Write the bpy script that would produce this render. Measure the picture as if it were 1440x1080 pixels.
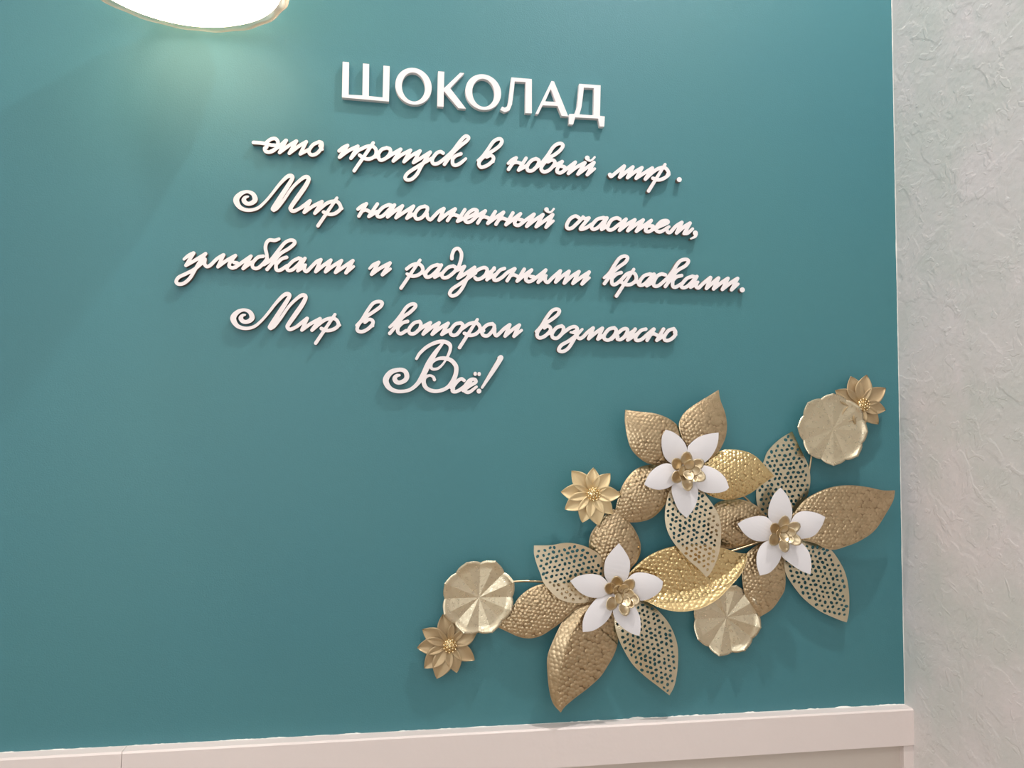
import bpy, math, random
import numpy as np
from mathutils import Matrix, Vector

sc = bpy.context.scene
for o in list(bpy.data.objects):
    bpy.data.objects.remove(o)
col = sc.collection
rng = np.random.default_rng(7)

# ------------------------------------------------------------------ camera
F_PX = 1082.0
CAM = np.array([0.0, -2.0, 1.55])
xw = np.array([6218.0, 147.0, F_PX]); xw /= np.linalg.norm(xw)
zw = np.array([221.0, -17320.0, F_PX]); zw -= zw.dot(xw) * xw; zw /= np.linalg.norm(zw)
yw = np.cross(zw, xw)
R = np.stack([xw, yw, zw], axis=1)            # world -> camera (X right, Y down, Z forward)
cam_d = bpy.data.cameras.new('camera')
cam_d.sensor_fit = 'HORIZONTAL'; cam_d.sensor_width = 36.0
cam_d.lens = F_PX / 1440.0 * 36.0
cam_d.clip_start = 0.02
cam_o = bpy.data.objects.new('camera', cam_d); col.objects.link(cam_o)
right, up, back = R[0], -R[1], -R[2]
M = Matrix(((right[0], up[0], back[0], CAM[0]),
            (right[1], up[1], back[1], CAM[1]),
            (right[2], up[2], back[2], CAM[2]),
            (0, 0, 0, 1)))
cam_o.matrix_world = M
sc.camera = cam_o


def at(px, py, d=0.0):
    """points of the plane that stands d metres in front of the teal wall"""
    px = np.asarray(px, float); py = np.asarray(py, float); d = np.asarray(d, float)
    c = np.stack([(px - 720.0) / F_PX, (py - 540.0) / F_PX, np.ones_like(px)], axis=-1)
    w = c @ R                                   # R^T applied to each ray
    t = (-d - CAM[1]) / w[..., 1]
    return CAM + w * t[..., None]


XC = float((at(1259, 0)[0] + at(1267, 990)[0]) / 2)      # the corner
ZL = float((at(0, 1059.5)[2] + at(1267, 990)[2]) / 2)    # top of the cap rail
CEIL = 4.8
XL, YF = -3.6, -5.2

# ------------------------------------------------------------------ world, light, exposure
sc.view_settings.view_transform = 'Standard'
sc.view_settings.look = 'None'
sc.view_settings.exposure = 0.0
sc.view_settings.gamma = 1.0
sc.view_settings.use_curve_mapping = False
wd = bpy.data.worlds.new('world'); sc.world = wd; wd.use_nodes = True
wd.node_tree.nodes['Background'].inputs[0].default_value = (0.8, 0.85, 0.9, 1)
wd.node_tree.nodes['Background'].inputs[1].default_value = 0.3


def area(name, loc, size, power, color, rot=(0, 0, 0), sy=None, shape='DISK'):
    d = bpy.data.lights.new(name, 'AREA'); d.energy = power; d.color = color
    d.shape = shape; d.size = size
    if sy: d.size_y = sy
    o = bpy.data.objects.new(name, d); o.location = loc; o.rotation_euler = rot
    col.objects.link(o); return o


p1 = at(-120, -480, 0); p2 = at(1150, -480, 0)
area('ceiling_spot_light', (p1[0], -0.92, CEIL - 0.03), 0.30, 20, (1.0, 0.93, 0.84))
area('ceiling_spot_light', (p2[0], -0.92, CEIL - 0.03), 0.09, 70, (1.0, 0.95, 0.9))
area('added_ceiling_fill', (-1.2, -2.6, CEIL - 0.02), 0.6, 25, (1.0, 0.97, 0.95), sy=0.6, shape='RECTANGLE')  # this and the next two: unseen fills added to raise the room's ambient light
area('added_ceiling_fill', (0.9, -3.4, CEIL - 0.02), 0.6, 20, (1.0, 0.97, 0.95), sy=0.6, shape='RECTANGLE')
area('added_ceiling_fill', (-2.6, -4.2, CEIL - 0.02), 0.6, 25, (1.0, 0.97, 0.95), sy=0.6, shape='RECTANGLE')
# cool fill light added at the unseen wall behind the camera, no window there
area('added_front_fill', (-1.6, YF + 0.06, 1.7), 2.6, 46, (0.90, 0.96, 1.0), rot=(math.radians(90), 0, 0), sy=1.7, shape='RECTANGLE')


# ------------------------------------------------------------------ materials
def mat(name, color, rough=0.5, metal=0.0, bump=None, vary=None, emit=None, spec=0.5, rough_var=None, coat=0.0):
    m = bpy.data.materials.new(name); m.use_nodes = True
    nt = m.node_tree; b = nt.nodes['Principled BSDF']
    b.inputs['Base Color'].default_value = (*color, 1)
    b.inputs['Roughness'].default_value = rough
    b.inputs['Metallic'].default_value = metal
    b.inputs['Specular IOR Level'].default_value = spec
    b.inputs['Coat Weight'].default_value = coat
    tc = nt.nodes.new('ShaderNodeTexCoord')
    geo = nt.nodes.new('ShaderNodeNewGeometry')
    if vary:
        scale, c2, lo, hi = vary
        n = nt.nodes.new('ShaderNodeTexNoise'); n.inputs['Scale'].default_value = scale; n.inputs['Detail'].default_value = 6
        r = nt.nodes.new('ShaderNodeMapRange'); r.inputs[1].default_value = lo; r.inputs[2].default_value = hi
        mx = nt.nodes.new('ShaderNodeMix'); mx.data_type = 'RGBA'
        nt.links.new(geo.outputs['Position'], n.inputs['Vector'])
        nt.links.new(n.outputs['Fac'], r.inputs[0]); nt.links.new(r.outputs[0], mx.inputs[0])
        mx.inputs[6].default_value = (*color, 1); mx.inputs[7].default_value = (*c2, 1)
        nt.links.new(mx.outputs[2], b.inputs['Base Color'])
    if rough_var:
        n = nt.nodes.new('ShaderNodeTexNoise'); n.inputs['Scale'].default_value = rough_var[0]
        r = nt.nodes.new('ShaderNodeMapRange'); r.inputs[1].default_value = .35; r.inputs[2].default_value = .65
        r.inputs[3].default_value = rough_var[1]; r.inputs[4].default_value = rough_var[2]
        nt.links.new(geo.outputs['Position'], n.inputs['Vector'])
        nt.links.new(n.outputs['Fac'], r.inputs[0]); nt.links.new(r.outputs[0], b.inputs['Roughness'])
    if bump:
        prev = None
        for scale, dist, detail in bump:
            n = nt.nodes.new('ShaderNodeTexNoise'); n.inputs['Scale'].default_value = scale; n.inputs['Detail'].default_value = detail
            bp = nt.nodes.new('ShaderNodeBump'); bp.inputs['Distance'].default_value = dist
            nt.links.new(geo.outputs['Position'], n.inputs['Vector'])
            nt.links.new(n.outputs['Fac'], bp.inputs['Height'])
            if prev: nt.links.new(prev.outputs[0], bp.inputs['Normal'])
            prev = bp
        nt.links.new(prev.outputs[0], b.inputs['Normal'])
    if emit:
        b.inputs['Emission Color'].default_value = (*emit[0], 1); b.inputs['Emission Strength'].default_value = emit[1]
    return m


m_teal = mat('teal_wall_paint', (0.056, 0.205, 0.241), 0.47, bump=[(260, 0.0004, 3)], vary=(1.3, (0.060, 0.211, 0.238), .35, .65), spec=0.5)
m_letter = mat('white_painted_board', (0.88, 0.825, 0.84), 0.5, spec=0.4)
m_edge = mat('laser_cut_board_edge', (0.20, 0.16, 0.14), 0.7, spec=0.2)
m_white = mat('white_lacquered_metal', (0.80, 0.775, 0.80), 0.38, spec=0.45)
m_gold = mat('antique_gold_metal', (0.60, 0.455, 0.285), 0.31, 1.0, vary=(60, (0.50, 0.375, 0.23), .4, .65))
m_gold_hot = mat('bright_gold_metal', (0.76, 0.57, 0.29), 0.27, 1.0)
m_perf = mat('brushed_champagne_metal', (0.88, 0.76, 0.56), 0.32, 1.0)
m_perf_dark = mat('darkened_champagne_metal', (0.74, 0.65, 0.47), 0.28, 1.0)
m_disc = mat('champagne_leafed_metal', (0.76, 0.66, 0.48), 0.34, 1.0, bump=[(260, 0.0004, 5)], rough_var=(130, 0.26, 0.46))
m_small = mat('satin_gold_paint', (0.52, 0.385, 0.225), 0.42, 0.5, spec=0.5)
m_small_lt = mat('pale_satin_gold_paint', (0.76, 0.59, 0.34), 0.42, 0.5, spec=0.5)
m_bead = mat('gold_bead', (0.85, 0.68, 0.40), 0.22, 1.0)
m_ros = mat('polished_gold_petals', (0.70, 0.57, 0.38), 0.36, 1.0)


def add_groove_shade(m, dark, amount=1.0):
    """shade between the hammered dimples, painted into the base colour as dark antique finish (mesh attribute 'groove')"""
    nt = m.node_tree; b = nt.nodes['Principled BSDF']
    at_ = nt.nodes.new('ShaderNodeAttribute'); at_.attribute_name = 'groove'
    mx = nt.nodes.new('ShaderNodeMix'); mx.data_type = 'RGBA'
    src = b.inputs['Base Color']
    if src.is_linked: nt.links.new(src.links[0].from_socket, mx.inputs[6])
    else: mx.inputs[6].default_value = src.default_value
    mx.inputs[7].default_value = (*dark, 1)
    mu = nt.nodes.new('ShaderNodeMath'); mu.operation = 'MULTIPLY'; mu.inputs[1].default_value = amount
    nt.links.new(at_.outputs['Fac'], mu.inputs[0]); nt.links.new(mu.outputs[0], mx.inputs[0])
    nt.links.new(mx.outputs[2], b.inputs['Base Color'])


add_groove_shade(m_gold, (0.20, 0.125, 0.065), 0.8)
add_groove_shade(m_gold_hot, (0.26, 0.16, 0.06), 0.8)
m_bronze = mat('dark_bronze', (0.25, 0.17, 0.10), 0.4, 1.0)
m_trim = mat('cream_painted_board', (0.80, 0.705, 0.68), 0.5, bump=[(35, 0.0006, 2)])
m_panel = mat('beige_painted_panel', (0.66, 0.58, 0.52), 0.5)
m_caulk = mat('white_sealant', (0.86, 0.84, 0.80), 0.5)
m_room = mat('white_room_paint', (0.72, 0.70, 0.68), 0.8)
m_ceil = mat('ceiling_paint', (0.85, 0.84, 0.82), 0.9)
m_floor = mat('beige_floor_tile', (0.42, 0.36, 0.30), 0.4, vary=(3, (0.36, 0.30, 0.25), .4, .6))


def plaster():
    m = bpy.data.materials.new('grey_decorative_plaster'); m.use_nodes = True
    nt = m.node_tree; b = nt.nodes['Principled BSDF']; b.inputs['Roughness'].default_value = 1.0
    geo = nt.nodes.new('ShaderNodeNewGeometry')

    def noise(s, d, dist=0.0):
        n = nt.nodes.new('ShaderNodeTexNoise'); n.inputs['Scale'].default_value = s
        n.inputs['Detail'].default_value = d; n.inputs['Distortion'].default_value = dist
        nt.links.new(geo.outputs['Position'], n.inputs['Vector']); return n
    n1 = noise(5, 5, 0.4); r = nt.nodes.new('ShaderNodeValToRGB')
    e = r.color_ramp.elements
    e[0].position = 0.36; e[0].color = (0.71, 0.70, 0.68, 1)
    e[1].position = 0.66; e[1].color = (0.82, 0.75, 0.76, 1)
    nt.links.new(n1.outputs['Fac'], r.inputs[0])
    # trowel patches: plateaus with ragged edges
    n2 = noise(9, 10, 0.5); r2 = nt.nodes.new('ShaderNodeMapRange')
    r2.inputs[1].default_value = .50; r2.inputs[2].default_value = .56; r2.clamp = True
    nt.links.new(n2.outputs['Fac'], r2.inputs[0])
    n3 = noise(22, 10, 0.6); r3 = nt.nodes.new('ShaderNodeMapRange')
    r3.inputs[1].default_value = .58; r3.inputs[2].default_value = .62; r3.clamp = True
    nt.links.new(n3.outputs['Fac'], r3.inputs[0])
    n4 = noise(60, 6)
    b1 = nt.nodes.new('ShaderNodeBump'); b1.inputs['Distance'].default_value = 0.0006
    b2 = nt.nodes.new('ShaderNodeBump'); b2.inputs['Distance'].default_value = 0.0006
    b3 = nt.nodes.new('ShaderNodeBump'); b3.inputs['Distance'].default_value = 0.0012
    nt.links.new(r2.outputs[0], b1.inputs['Height']); nt.links.new(r3.outputs[0], b2.inputs['Height'])
    nt.links.new(n4.outputs['Fac'], b3.inputs['Height'])
    nt.links.new(b1.outputs[0], b2.inputs['Normal']); nt.links.new(b2.outputs[0], b3.inputs['Normal'])
    nt.links.new(b3.outputs[0], b.inputs['Normal'])
    nt.links.new(r.outputs[0], b.inputs['Base Color'])
    return m


m_plaster = plaster()


# ------------------------------------------------------------------ object helpers
def make(name, V, Fc, material, parent=None, smooth=None, origin=None):
    V = np.asarray(V, float)
    if origin is None: origin = (V.min(0) + V.max(0)) / 2
    origin = np.asarray(origin, float)
    me = bpy.data.meshes.new(name)
    me.from_pydata((V - origin).tolist(), [], Fc)
    if smooth is not None:
        me.polygons.foreach_set('use_smooth', np.asarray(smooth, bool))
    me.materials.append(material)
    o = bpy.data.objects.new(name, me); col.objects.link(o)
    if parent is not None:
        o.parent = parent
        o.location = Vector(origin) - world_loc(parent)
    else:
        o.location = origin
    return o


def world_loc(o):
    v = Vector(o.location); p = o.parent
    while p is not None:
        v += p.location; p = p.parent
    return v


def tag(o, label=None, cat=None, group=None, kind=None):
    if label: o['label'] = label
    if cat: o['category'] = cat
    if group: o['group'] = group
    if kind: o['kind'] = kind
    return o


def box(name, x0, x1, y0, y1, z0, z1, material, kind='structure', parent=None):
    V = [(x, y, z) for x in (x0, x1) for y in (y0, y1) for z in (z0, z1)]
    Fc = [(0, 1, 3, 2), (4, 6, 7, 5), (0, 4, 5, 1), (2, 3, 7, 6), (0, 2, 6, 4), (1, 5, 7, 3)]
    o = make(name, V, Fc, material, parent)
    if kind: o['kind'] = kind
    return o


def crom(pts, step, closed=False):
    """Catmull-Rom through rows of any width, resampled about every step units"""
    P = np.asarray(pts, float); n = len(P)
    if n < 2: return P
    if closed: ext = np.vstack([P[-1], P, P[0], P[1]]); segs = n
    else: ext = np.vstack([2 * P[0] - P[1], P, 2 * P[-1] - P[-2]]); segs = n - 1
    out = []
    for i in range(segs):
        a, b, c, d = ext[i:i + 4]
        L = max(2, int(math.ceil(np.hypot(*(c - b)[:2]) / step)))
        t = np.linspace(0, 1, L, endpoint=False)[:, None]
        out.append(0.5 * ((2 * b) + (-a + c) * t + (2 * a - 5 * b + 4 * c - d) * t ** 2 + (-a + 3 * b - 3 * c + d) * t ** 3))
    if not closed: out.append(P[-1:])
    return np.vstack(out)


def poly_sdf(X, Y, poly):
    """signed distance to a closed polygon, negative inside"""
    P = np.asarray(poly, float); Q = np.roll(P, -1, axis=0)
    shp = X.shape; x = X.ravel(); y = Y.ravel()
    best = np.full(x.shape, 1e9); ins = np.zeros(x.shape, bool)
    for (ax, ay), (bx, by) in zip(P, Q):
        ex, ey = bx - ax, by - ay
        L = ex * ex + ey * ey
        if L < 1e-12: continue
        t = np.clip(((x - ax) * ex + (y - ay) * ey) / L, 0, 1)
        best = np.minimum(best, (x - ax - t * ex) ** 2 + (y - ay - t * ey) ** 2)
        if ay != by:
            c = ((ay > y) != (by > y)) & (x < (bx - ax) * (y - ay) / (by - ay) + ax)
            ins ^= c
    s = np.sqrt(best); s[ins] *= -1
    return s.reshape(shp)


def field_mesh(Fv, x0, y0, h):
    """marching squares: fills the region Fv < 0 -> 2D verts, faces, boundary segments"""
    ny, nx = Fv.shape
    inside = Fv < 0
    vid = {}; V = []; Fc = []; seg = []
    gi = np.full(Fv.shape, -1, int)
    full = inside[:-1, :-1] & inside[1:, :-1] & inside[:-1, 1:] & inside[1:, 1:]
    anyi = inside[:-1, :-1] | inside[1:, :-1] | inside[:-1, 1:] | inside[1:, 1:]
    ii = np.argwhere(inside)
    for k, (j, i) in enumerate(ii): gi[j, i] = k
    V = [(x0 + i * h, y0 + j * h) for j, i in ii]
    fj, fi = np.nonzero(full)
    Fc = np.stack([gi[fj, fi], gi[fj, fi + 1], gi[fj + 1, fi + 1], gi[fj + 1, fi]], 1).tolist()

    def ev(j0, i0, j1, i1):
        key = (j0, i0, j1, i1) if (j0, i0) < (j1, i1) else (j1, i1, j0, i0)
        if key not in vid:
            a, b = Fv[j0, i0], Fv[j1, i1]; t = a / (a - b)
            t = min(max(t, 0.02), 0.98)
            V.append((x0 + (i0 + (i1 - i0) * t) * h, y0 + (j0 + (j1 - j0) * t) * h)); vid[key] = len(V) - 1
        return vid[key]
    for j, i in np.argwhere(anyi & ~full):
        c = [(j, i), (j, i + 1), (j + 1, i + 1), (j + 1, i)]
        s = [inside[q] for q in c]
        if sum(s) == 2 and s[0] == s[2]:
            for k in range(4):
                if s[k]:
                    e1 = ev(*c[k], *c[(k + 1) % 4]); e0 = ev(*c[k - 1], *c[k])
                    Fc.append([e0, int(gi[c[k]]), e1]); seg.append((e1, e0))
            continue
        poly = []; marks = []
        for k in range(4):
            if s[k]: poly.append(int(gi[c[k]]))
            if s[k] != s[(k + 1) % 4]:
                e = ev(*c[k], *c[(k + 1) % 4]); poly.append(e); marks.append((e, bool(s[k])))
        Fc.append(poly)
        if len(marks) == 2:
            out = [e for e, f in marks if f][0]; inn = [e for e, f in marks if not f][0]
            seg.append((out, inn))
    return np.array(V), Fc, seg


def slab(name, V2, Fc, seg, front, backp, material, parent=None, smooth=True):
    """front and back sheets joined along the boundary"""
    n = len(V2); seg = np.array(seg)
    bi = np.unique(seg); m = len(bi)
    loc = {int(b): k for k, b in enumerate(bi)}
    V = np.vstack([front, backp, front[bi], backp[bi]])
    F_all = [list(f) for f in Fc] + [[v + n for v in reversed(f)] for f in Fc]
    sm = [smooth] * len(F_all)
    for a, b in seg:
        a = loc[int(a)] + 2 * n; b = loc[int(b)] + 2 * n
        F_all.append([b, a, a + m, b + m]); sm.append(smooth)
    return make(name, V, F_all, material, parent, sm)


# ------------------------------------------------------------------ the setting
box('wall_back', XL, XC + 0.12, 0.0, 0.12, 0.0, CEIL, m_teal)
box('wall_right', XC, XC + 0.12, YF, 0.0, 0.0, CEIL, m_plaster)
box('wall_left', XL - 0.12, XL, YF, 0.12, 0.0, CEIL, m_room)
box('wall_front', XL, XC, YF - 0.12, YF, 0.0, CEIL, m_room)
box('floor', XL, XC, YF, 0.0, -0.1, 0.0, m_floor)
box('ceiling', XL, XC, YF, 0.0, CEIL, CEIL + 0.1, m_ceil)
xs = float(at(170, 1070, 0.04)[0])
RH = 0.098
DEP = 0.036
def rail(x0, x1):
    b = 0.004
    V = [(x, y, z) for x in (x0, x1) for y, z in ((0, ZL), (-DEP + b, ZL), (-DEP, ZL - b), (-DEP, ZL - RH), (0, ZL - RH))]
    Fc = [(i, (i + 1) % 5, 5 + (i + 1) % 5, 5 + i) for i in range(5)] + [(4, 3, 2, 1, 0), (5, 6, 7, 8, 9)]
    return make('trim_1' if x0 > XL else 'trim_2', V, Fc, m_trim)
tag(rail(xs + 0.0006, XC), kind='structure')
tag(rail(XL, xs - 0.0006), kind='structure')
# wainscot below the cap rail: stile in the corner, recessed panels, plinth
box('trim_3', XC - 0.030, XC, -DEP + 0.004, 0.0, 0.08, ZL - RH, m_trim)
box('trim_4', XC - 1.35, XC - 0.030, -0.016, 0.0, 0.08, ZL - RH, m_panel)
box('trim_5', XC - 1.43, XC - 1.35, -DEP + 0.004, 0.0, 0.08, ZL - RH, m_trim)
box('trim_6', XL, XC - 1.43, -0.016, 0.0, 0.08, ZL - RH, m_panel)
box('baseboard_back', XL, XC, -DEP, 0.0, 0.0, 0.08, m_trim)


def ragged_bead(name, pts, width, depth_axis):
    """an uneven run of sealant / paint along a joint; pts = (position, offset direction)"""
    V = []; Fc = []
    n = len(pts)
    for k, (p, o1, o2, w) in enumerate(pts):
        p = np.array(p); V += [p, p + np.array(o1) * w, p + np.array(o2) * w * 1.2]
    for k in range(n - 1):
        a = 3 * k; b = a + 3
        Fc += [(a, b, b + 1, a + 1), (a + 1, b + 1, b + 2, a + 2), (a + 2, b + 2, b, a)]
    return tag(make(name, V, Fc, m_caulk), kind='structure')


run = []
N = 420
w = np.convolve(rng.random(N + 12), np.ones(5) / 5, 'same')
for k in range(N):
    x = -1.2 + (XC + 1.2) * k / (N - 1)
    ww = 0.0005 + 0.0022 * max(0, w[k] - 0.5) / 0.3
    if 0.55 < (k / N): ww *= 1.6
    run.append(((x, -0.0002, ZL + 0.0002), (0, 0, 1), (0, -1, 0), ww))
ragged_bead('trim_7', run, 0.002, 1)
run = []
for k in range(N):
    z = ZL + 0.001 + (CEIL - ZL - 0.01) * k / (N - 1)
    ww = 0.0011 + 0.003 * max(0, w[-k] - 0.5)
    run.append(((XC - 0.0002, -0.0002, z), (-1, 0, 0), (0, -1, 0), ww))
ragged_bead('trim_8', run, 0.002, 1)

# ------------------------------------------------------------------ lettering
T_LET = 0.0135
H_LET = 0.5


def letter_piece(name, Fv, x0, y0, label, group, cat, parent=None, edge=None):
    V2, Fc, seg = field_mesh(Fv, x0, y0, H_LET)
    front = at(V2[:, 0], V2[:, 1], np.full(len(V2), T_LET))
    backp = front.copy(); backp[:, 1] = 0.0
    o = slab(name, V2, Fc, seg, front, backp, m_letter, parent, smooth=False)
    if edge is not None:
        o.data.materials.append(edge)
        mi = np.zeros(len(o.data.polygons), int); mi[2 * len(Fc):] = 1
        o.data.polygons.foreach_set('material_index', mi)
    return tag(o, label, cat, group)


def strokes_field(crop, strokes, r0, thin=0.9):
    cx, cy, s = crop
    discs = []
    for st in strokes:
        rows = [(p[0], p[1], p[2] if len(p) > 2 else r0) for p in st]
        P = crom(rows, 2.0) if len(rows) > 1 else np.array(rows, float)
        discs.append(np.stack([cx + P[:, 0] / s, cy + P[:, 1] / s, P[:, 2] / s * thin], 1))
    D = np.vstack(discs)
    x0 = math.floor((D[:, 0] - D[:, 2]).min()) - 2; x1 = (D[:, 0] + D[:, 2]).max() + 2
    y0 = math.floor((D[:, 1] - D[:, 2]).min()) - 2; y1 = (D[:, 1] + D[:, 2]).max() + 2
    h = H_LET
    nx = int((x1 - x0) / h) + 1; ny = int((y1 - y0) / h) + 1
    Fv = np.full((ny, nx), 2.0)
    gx = x0 + np.arange(nx) * h; gy = y0 + np.arange(ny) * h
    for px, py, r in D:
        w_ = r + 1.2
        i0 = max(0, int((px - w_ - x0) / h)); i1 = min(nx, int((px + w_ - x0) / h) + 2)
        j0 = max(0, int((py - w_ - y0) / h)); j1 = min(ny, int((py + w_ - y0) / h) + 2)
        d = np.hypot(gx[None, i0:i1] - px, gy[j0:j1, None] - py) - r
        np.minimum(Fv[j0:j1, i0:i1], d, out=Fv[j0:j1, i0:i1])
    return Fv, x0, y0


def word(name, crop, strokes, label, group='white cursive lettering of the quotation', r0=22.5, cat='lettering', parent=None):
    Fv, x0, y0 = strokes_field(crop, strokes, r0)
    return letter_piece(name, Fv, x0, y0, label, group, cat, parent, m_edge)


def sh(st, dx, dy=0):
    return [[(p[0] + dx, p[1] + dy) + tuple(p[2:]) for p in s] for s in st]


def poly_letter(crop, add, sub, label, name='block_letter'):
    cx, cy, s = crop
    conv = lambda L: np.array([(cx + x / s, cy + y / s) for x, y in L])
    A = [conv(a) for a in add]; S = [conv(a) for a in sub]
    allp = np.vstack(A)
    x0 = math.floor(allp[:, 0].min()) - 2; y0 = math.floor(allp[:, 1].min()) - 2
    nx = int((allp[:, 0].max() + 2 - x0) / H_LET) + 1; ny = int((allp[:, 1].max() + 2 - y0) / H_LET) + 1
    X, Y = np.meshgrid(x0 + np.arange(nx) * H_LET, y0 + np.arange(ny) * H_LET)
    Fv = np.min([poly_sdf(X, Y, a) for a in A], axis=0)
    for b in S: Fv = np.maximum(Fv, -poly_sdf(X, Y, b))
    return letter_piece(name, Fv, x0, y0, label, 'white block letters of the heading', 'letter')


def ell(cx, cy, rx, ry, shear=0.0):
    return [(cx + rx * math.cos(a), cy + ry * math.sin(a) + shear * rx * math.cos(a)) for a in np.linspace(0, 2 * math.pi, 72, endpoint=False)]


LC = (470, 80, 7.2); RC = (660, 90, 7.2)
poly_letter(LC, [[(85, 48), (150, 54), (145, 383), (285, 390), (290, 66), (354, 72), (350, 396), (490, 410), (498, 88), (562, 94), (554, 452), (78, 410)]], [],
            'first white block letter of the heading, a broad Ш with three stems')
poly_letter(LC, [ell(803, 297, 184, 186, 0.09)], [ell(802, 304, 117, 147, 0.09)], 'second white block letter of the heading, a round О')
poly_letter(LC, [[(1052, 145), (1115, 150), (1107, 505), (1043, 500)],
                 [(1275, 160), (1318, 164), (1174, 316), (1335, 524), (1258, 520), (1112, 347), (1110, 318)]], [],
            'third white block letter of the heading, a К with two diagonal arms')
poly_letter(RC, [ell(141, 284, 181, 180, 0.09)], [ell(142, 291, 112, 142, 0.09)], 'fourth white block letter of the heading, the right one of two round О')
poly_letter(RC, [[(425, 135), (633, 152), (633, 500), (566, 496), (569, 182), (460, 176), (448, 290), (432, 410), (408, 468), (360, 488), (312, 464), (332, 430), (360, 443), (385, 425), (397, 370), (412, 250)]], [],
            'fifth white block letter of the heading, an Л with hooked left foot')
poly_letter(RC, [[(832, 170), (858, 176), (1002, 530), (935, 526), (893, 424), (743, 418), (698, 508), (668, 506)]],
            [[(825, 252), (768, 378), (876, 384)]], 'sixth white block letter of the heading, a pointed А with crossbar')
poly_letter(RC, [[(1112, 200), (1330, 215), (1322, 525), (1372, 530), (1366, 634), (1320, 632), (1305, 552), (1072, 540), (1052, 612), (1008, 610), (1012, 505), (1065, 505), (1090, 440), (1100, 350)]],
            [[(1160, 238), (1262, 243), (1257, 520), (1115, 510), (1135, 440), (1150, 330)]], 'last white block letter of the heading, a Д standing on two feet')

C = (350, 180, 8)
word('cursive_word', C, [
    [(52, 162), (150, 170), (240, 190), (300, 195)],
    [(200, 160), (245, 127), (295, 119), (325, 150), (322, 200), (290, 245), (235, 270), (190, 262), (178, 228), (200, 215)],
    [(240, 268), (330, 215), (415, 140)], [(420, 140), (345, 275)], [(345, 275), (440, 205), (530, 148)],
    [(535, 148), (455, 283)], [(455, 283), (560, 205), (645, 155)], [(645, 155), (578, 290)], [(578, 290), (680, 240)],
    [(790, 155), (720, 190), (675, 260), (705, 302), (765, 285), (818, 220), (820, 168), (790, 155)], [(800, 200), (827, 240, 18)],
], 'short white cursive word это with a long dash, leftmost of the first cursive line')
C = (470, 180, 8)
word('cursive_word', C, [
    [(55, 257), (100, 220), (150, 196)], [(150, 196), (60, 328)], [(60, 328), (160, 255), (265, 205)], [(265, 205), (188, 338)],
    [(188, 338), (260, 260), (310, 232), (370, 207), (430, 205), (470, 245), (462, 310), (400, 347), (335, 340), (285, 305)],
    [(438, 168), (225, 480)], [(455, 325), (500, 320)],
    [(590, 222), (530, 245), (495, 310), (520, 360), (580, 340), (628, 285), (628, 238), (590, 222)], [(590, 335), (660, 290), (745, 240)],
    [(748, 240), (665, 370)], [(665, 370), (760, 300), (858, 250)], [(858, 250), (785, 378)], [(785, 378), (870, 310), (965, 258)],
    [(965, 258), (892, 388)], [(892, 388), (980, 335), (1080, 272)],
    [(1080, 272), (985, 420), (930, 520), (870, 575), (820, 582), (798, 555), (830, 505), (920, 445), (1010, 390), (1100, 340)],
    [(1225, 282), (1195, 266), (1150, 285), (1105, 350), (1112, 398), (1165, 398), (1240, 345), (1290, 300)],
    [(1240, 408), (1330, 285), (1420, 200), (1495, 140), (1510, 105), (1475, 92), (1420, 145), (1340, 250), (1280, 310)],
    [(1425, 290), (1365, 315), (1330, 350)], [(1330, 350), (1335, 405), (1370, 418), (1420, 395), (1480, 345, 18)],
], 'white cursive word пропуск, second from the left on the first cursive line')
C = (665, 190, 8)
word('cursive_word', C, [
    [(58, 285, 18), (110, 240), (170, 160), (225, 80), (270, 48), (310, 43), (327, 72), (300, 120), (235, 170), (160, 215), (90, 275), (67, 325), (95, 361), (165, 338), (225, 285), (228, 245), (195, 228), (155, 245)],
    [(225, 285), (230, 300, 16)],
], 'single white cursive letter в in the middle of the first cursive line')
word('cursive_word', C, [
    [(397, 318, 18), (440, 280), (485, 256)], [(487, 256), (402, 385)], [(435, 318), (490, 305), (545, 320)], [(598, 260), (515, 393)], [(515, 393), (620, 335)],
    [(710, 265), (660, 285), (612, 345), (622, 398), (680, 392), (732, 330), (742, 285), (710, 265)], [(690, 380), (770, 320)],
    [(770, 320), (840, 230), (900, 140), (950, 100), (995, 96), (1013, 122), (980, 172), (920, 220), (860, 255), (790, 330), (768, 380), (800, 413), (860, 392), (915, 330), (918, 292), (885, 280), (845, 300)],
    [(905, 350), (1005, 298)], [(1005, 298), (955, 370), (948, 410), (985, 424), (1028, 395), (1032, 360), (985, 348)],
    [(1015, 410), (1080, 360), (1152, 305)], [(1152, 305), (1075, 430)], [(1075, 430), (1160, 365), (1260, 310)], [(1260, 312), (1182, 438)],
    [(1182, 438), (1290, 360), (1362, 310)], [(1362, 308), (1287, 444)], [(1287, 444), (1370, 378, 18)],
    [(1287, 257, 30)], [(1292, 272, 20), (1318, 288, 14), (1345, 275, 13), (1370, 248, 14)],
], 'white cursive word новый with a breve, fourth piece of the first cursive line')
C = (820, 210, 8)
word('cursive_word', C, [
    [(302, 285, 26), (318, 303), (370, 262), (462, 188)], [(464, 190), (412, 313)], [(412, 313), (490, 250), (560, 198)], [(560, 198), (500, 318)],
    [(500, 318), (580, 255), (662, 206)], [(662, 206), (597, 325)], [(597, 325), (690, 265), (778, 210)], [(778, 210), (700, 335)],
    [(700, 335), (780, 260), (850, 215), (910, 205), (950, 235), (960, 285), (900, 330), (840, 343), (785, 325)],
    [(922, 170, 19), (737, 468)], [(950, 285), (968, 286, 17)],
], 'white cursive word мир, rightmost word of the first cursive line')
word('full_stop', C, [[(1082, 340, 31)]], 'small white round full stop closing the first cursive line', group='white cut-out punctuation marks', cat='punctuation mark')


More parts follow.
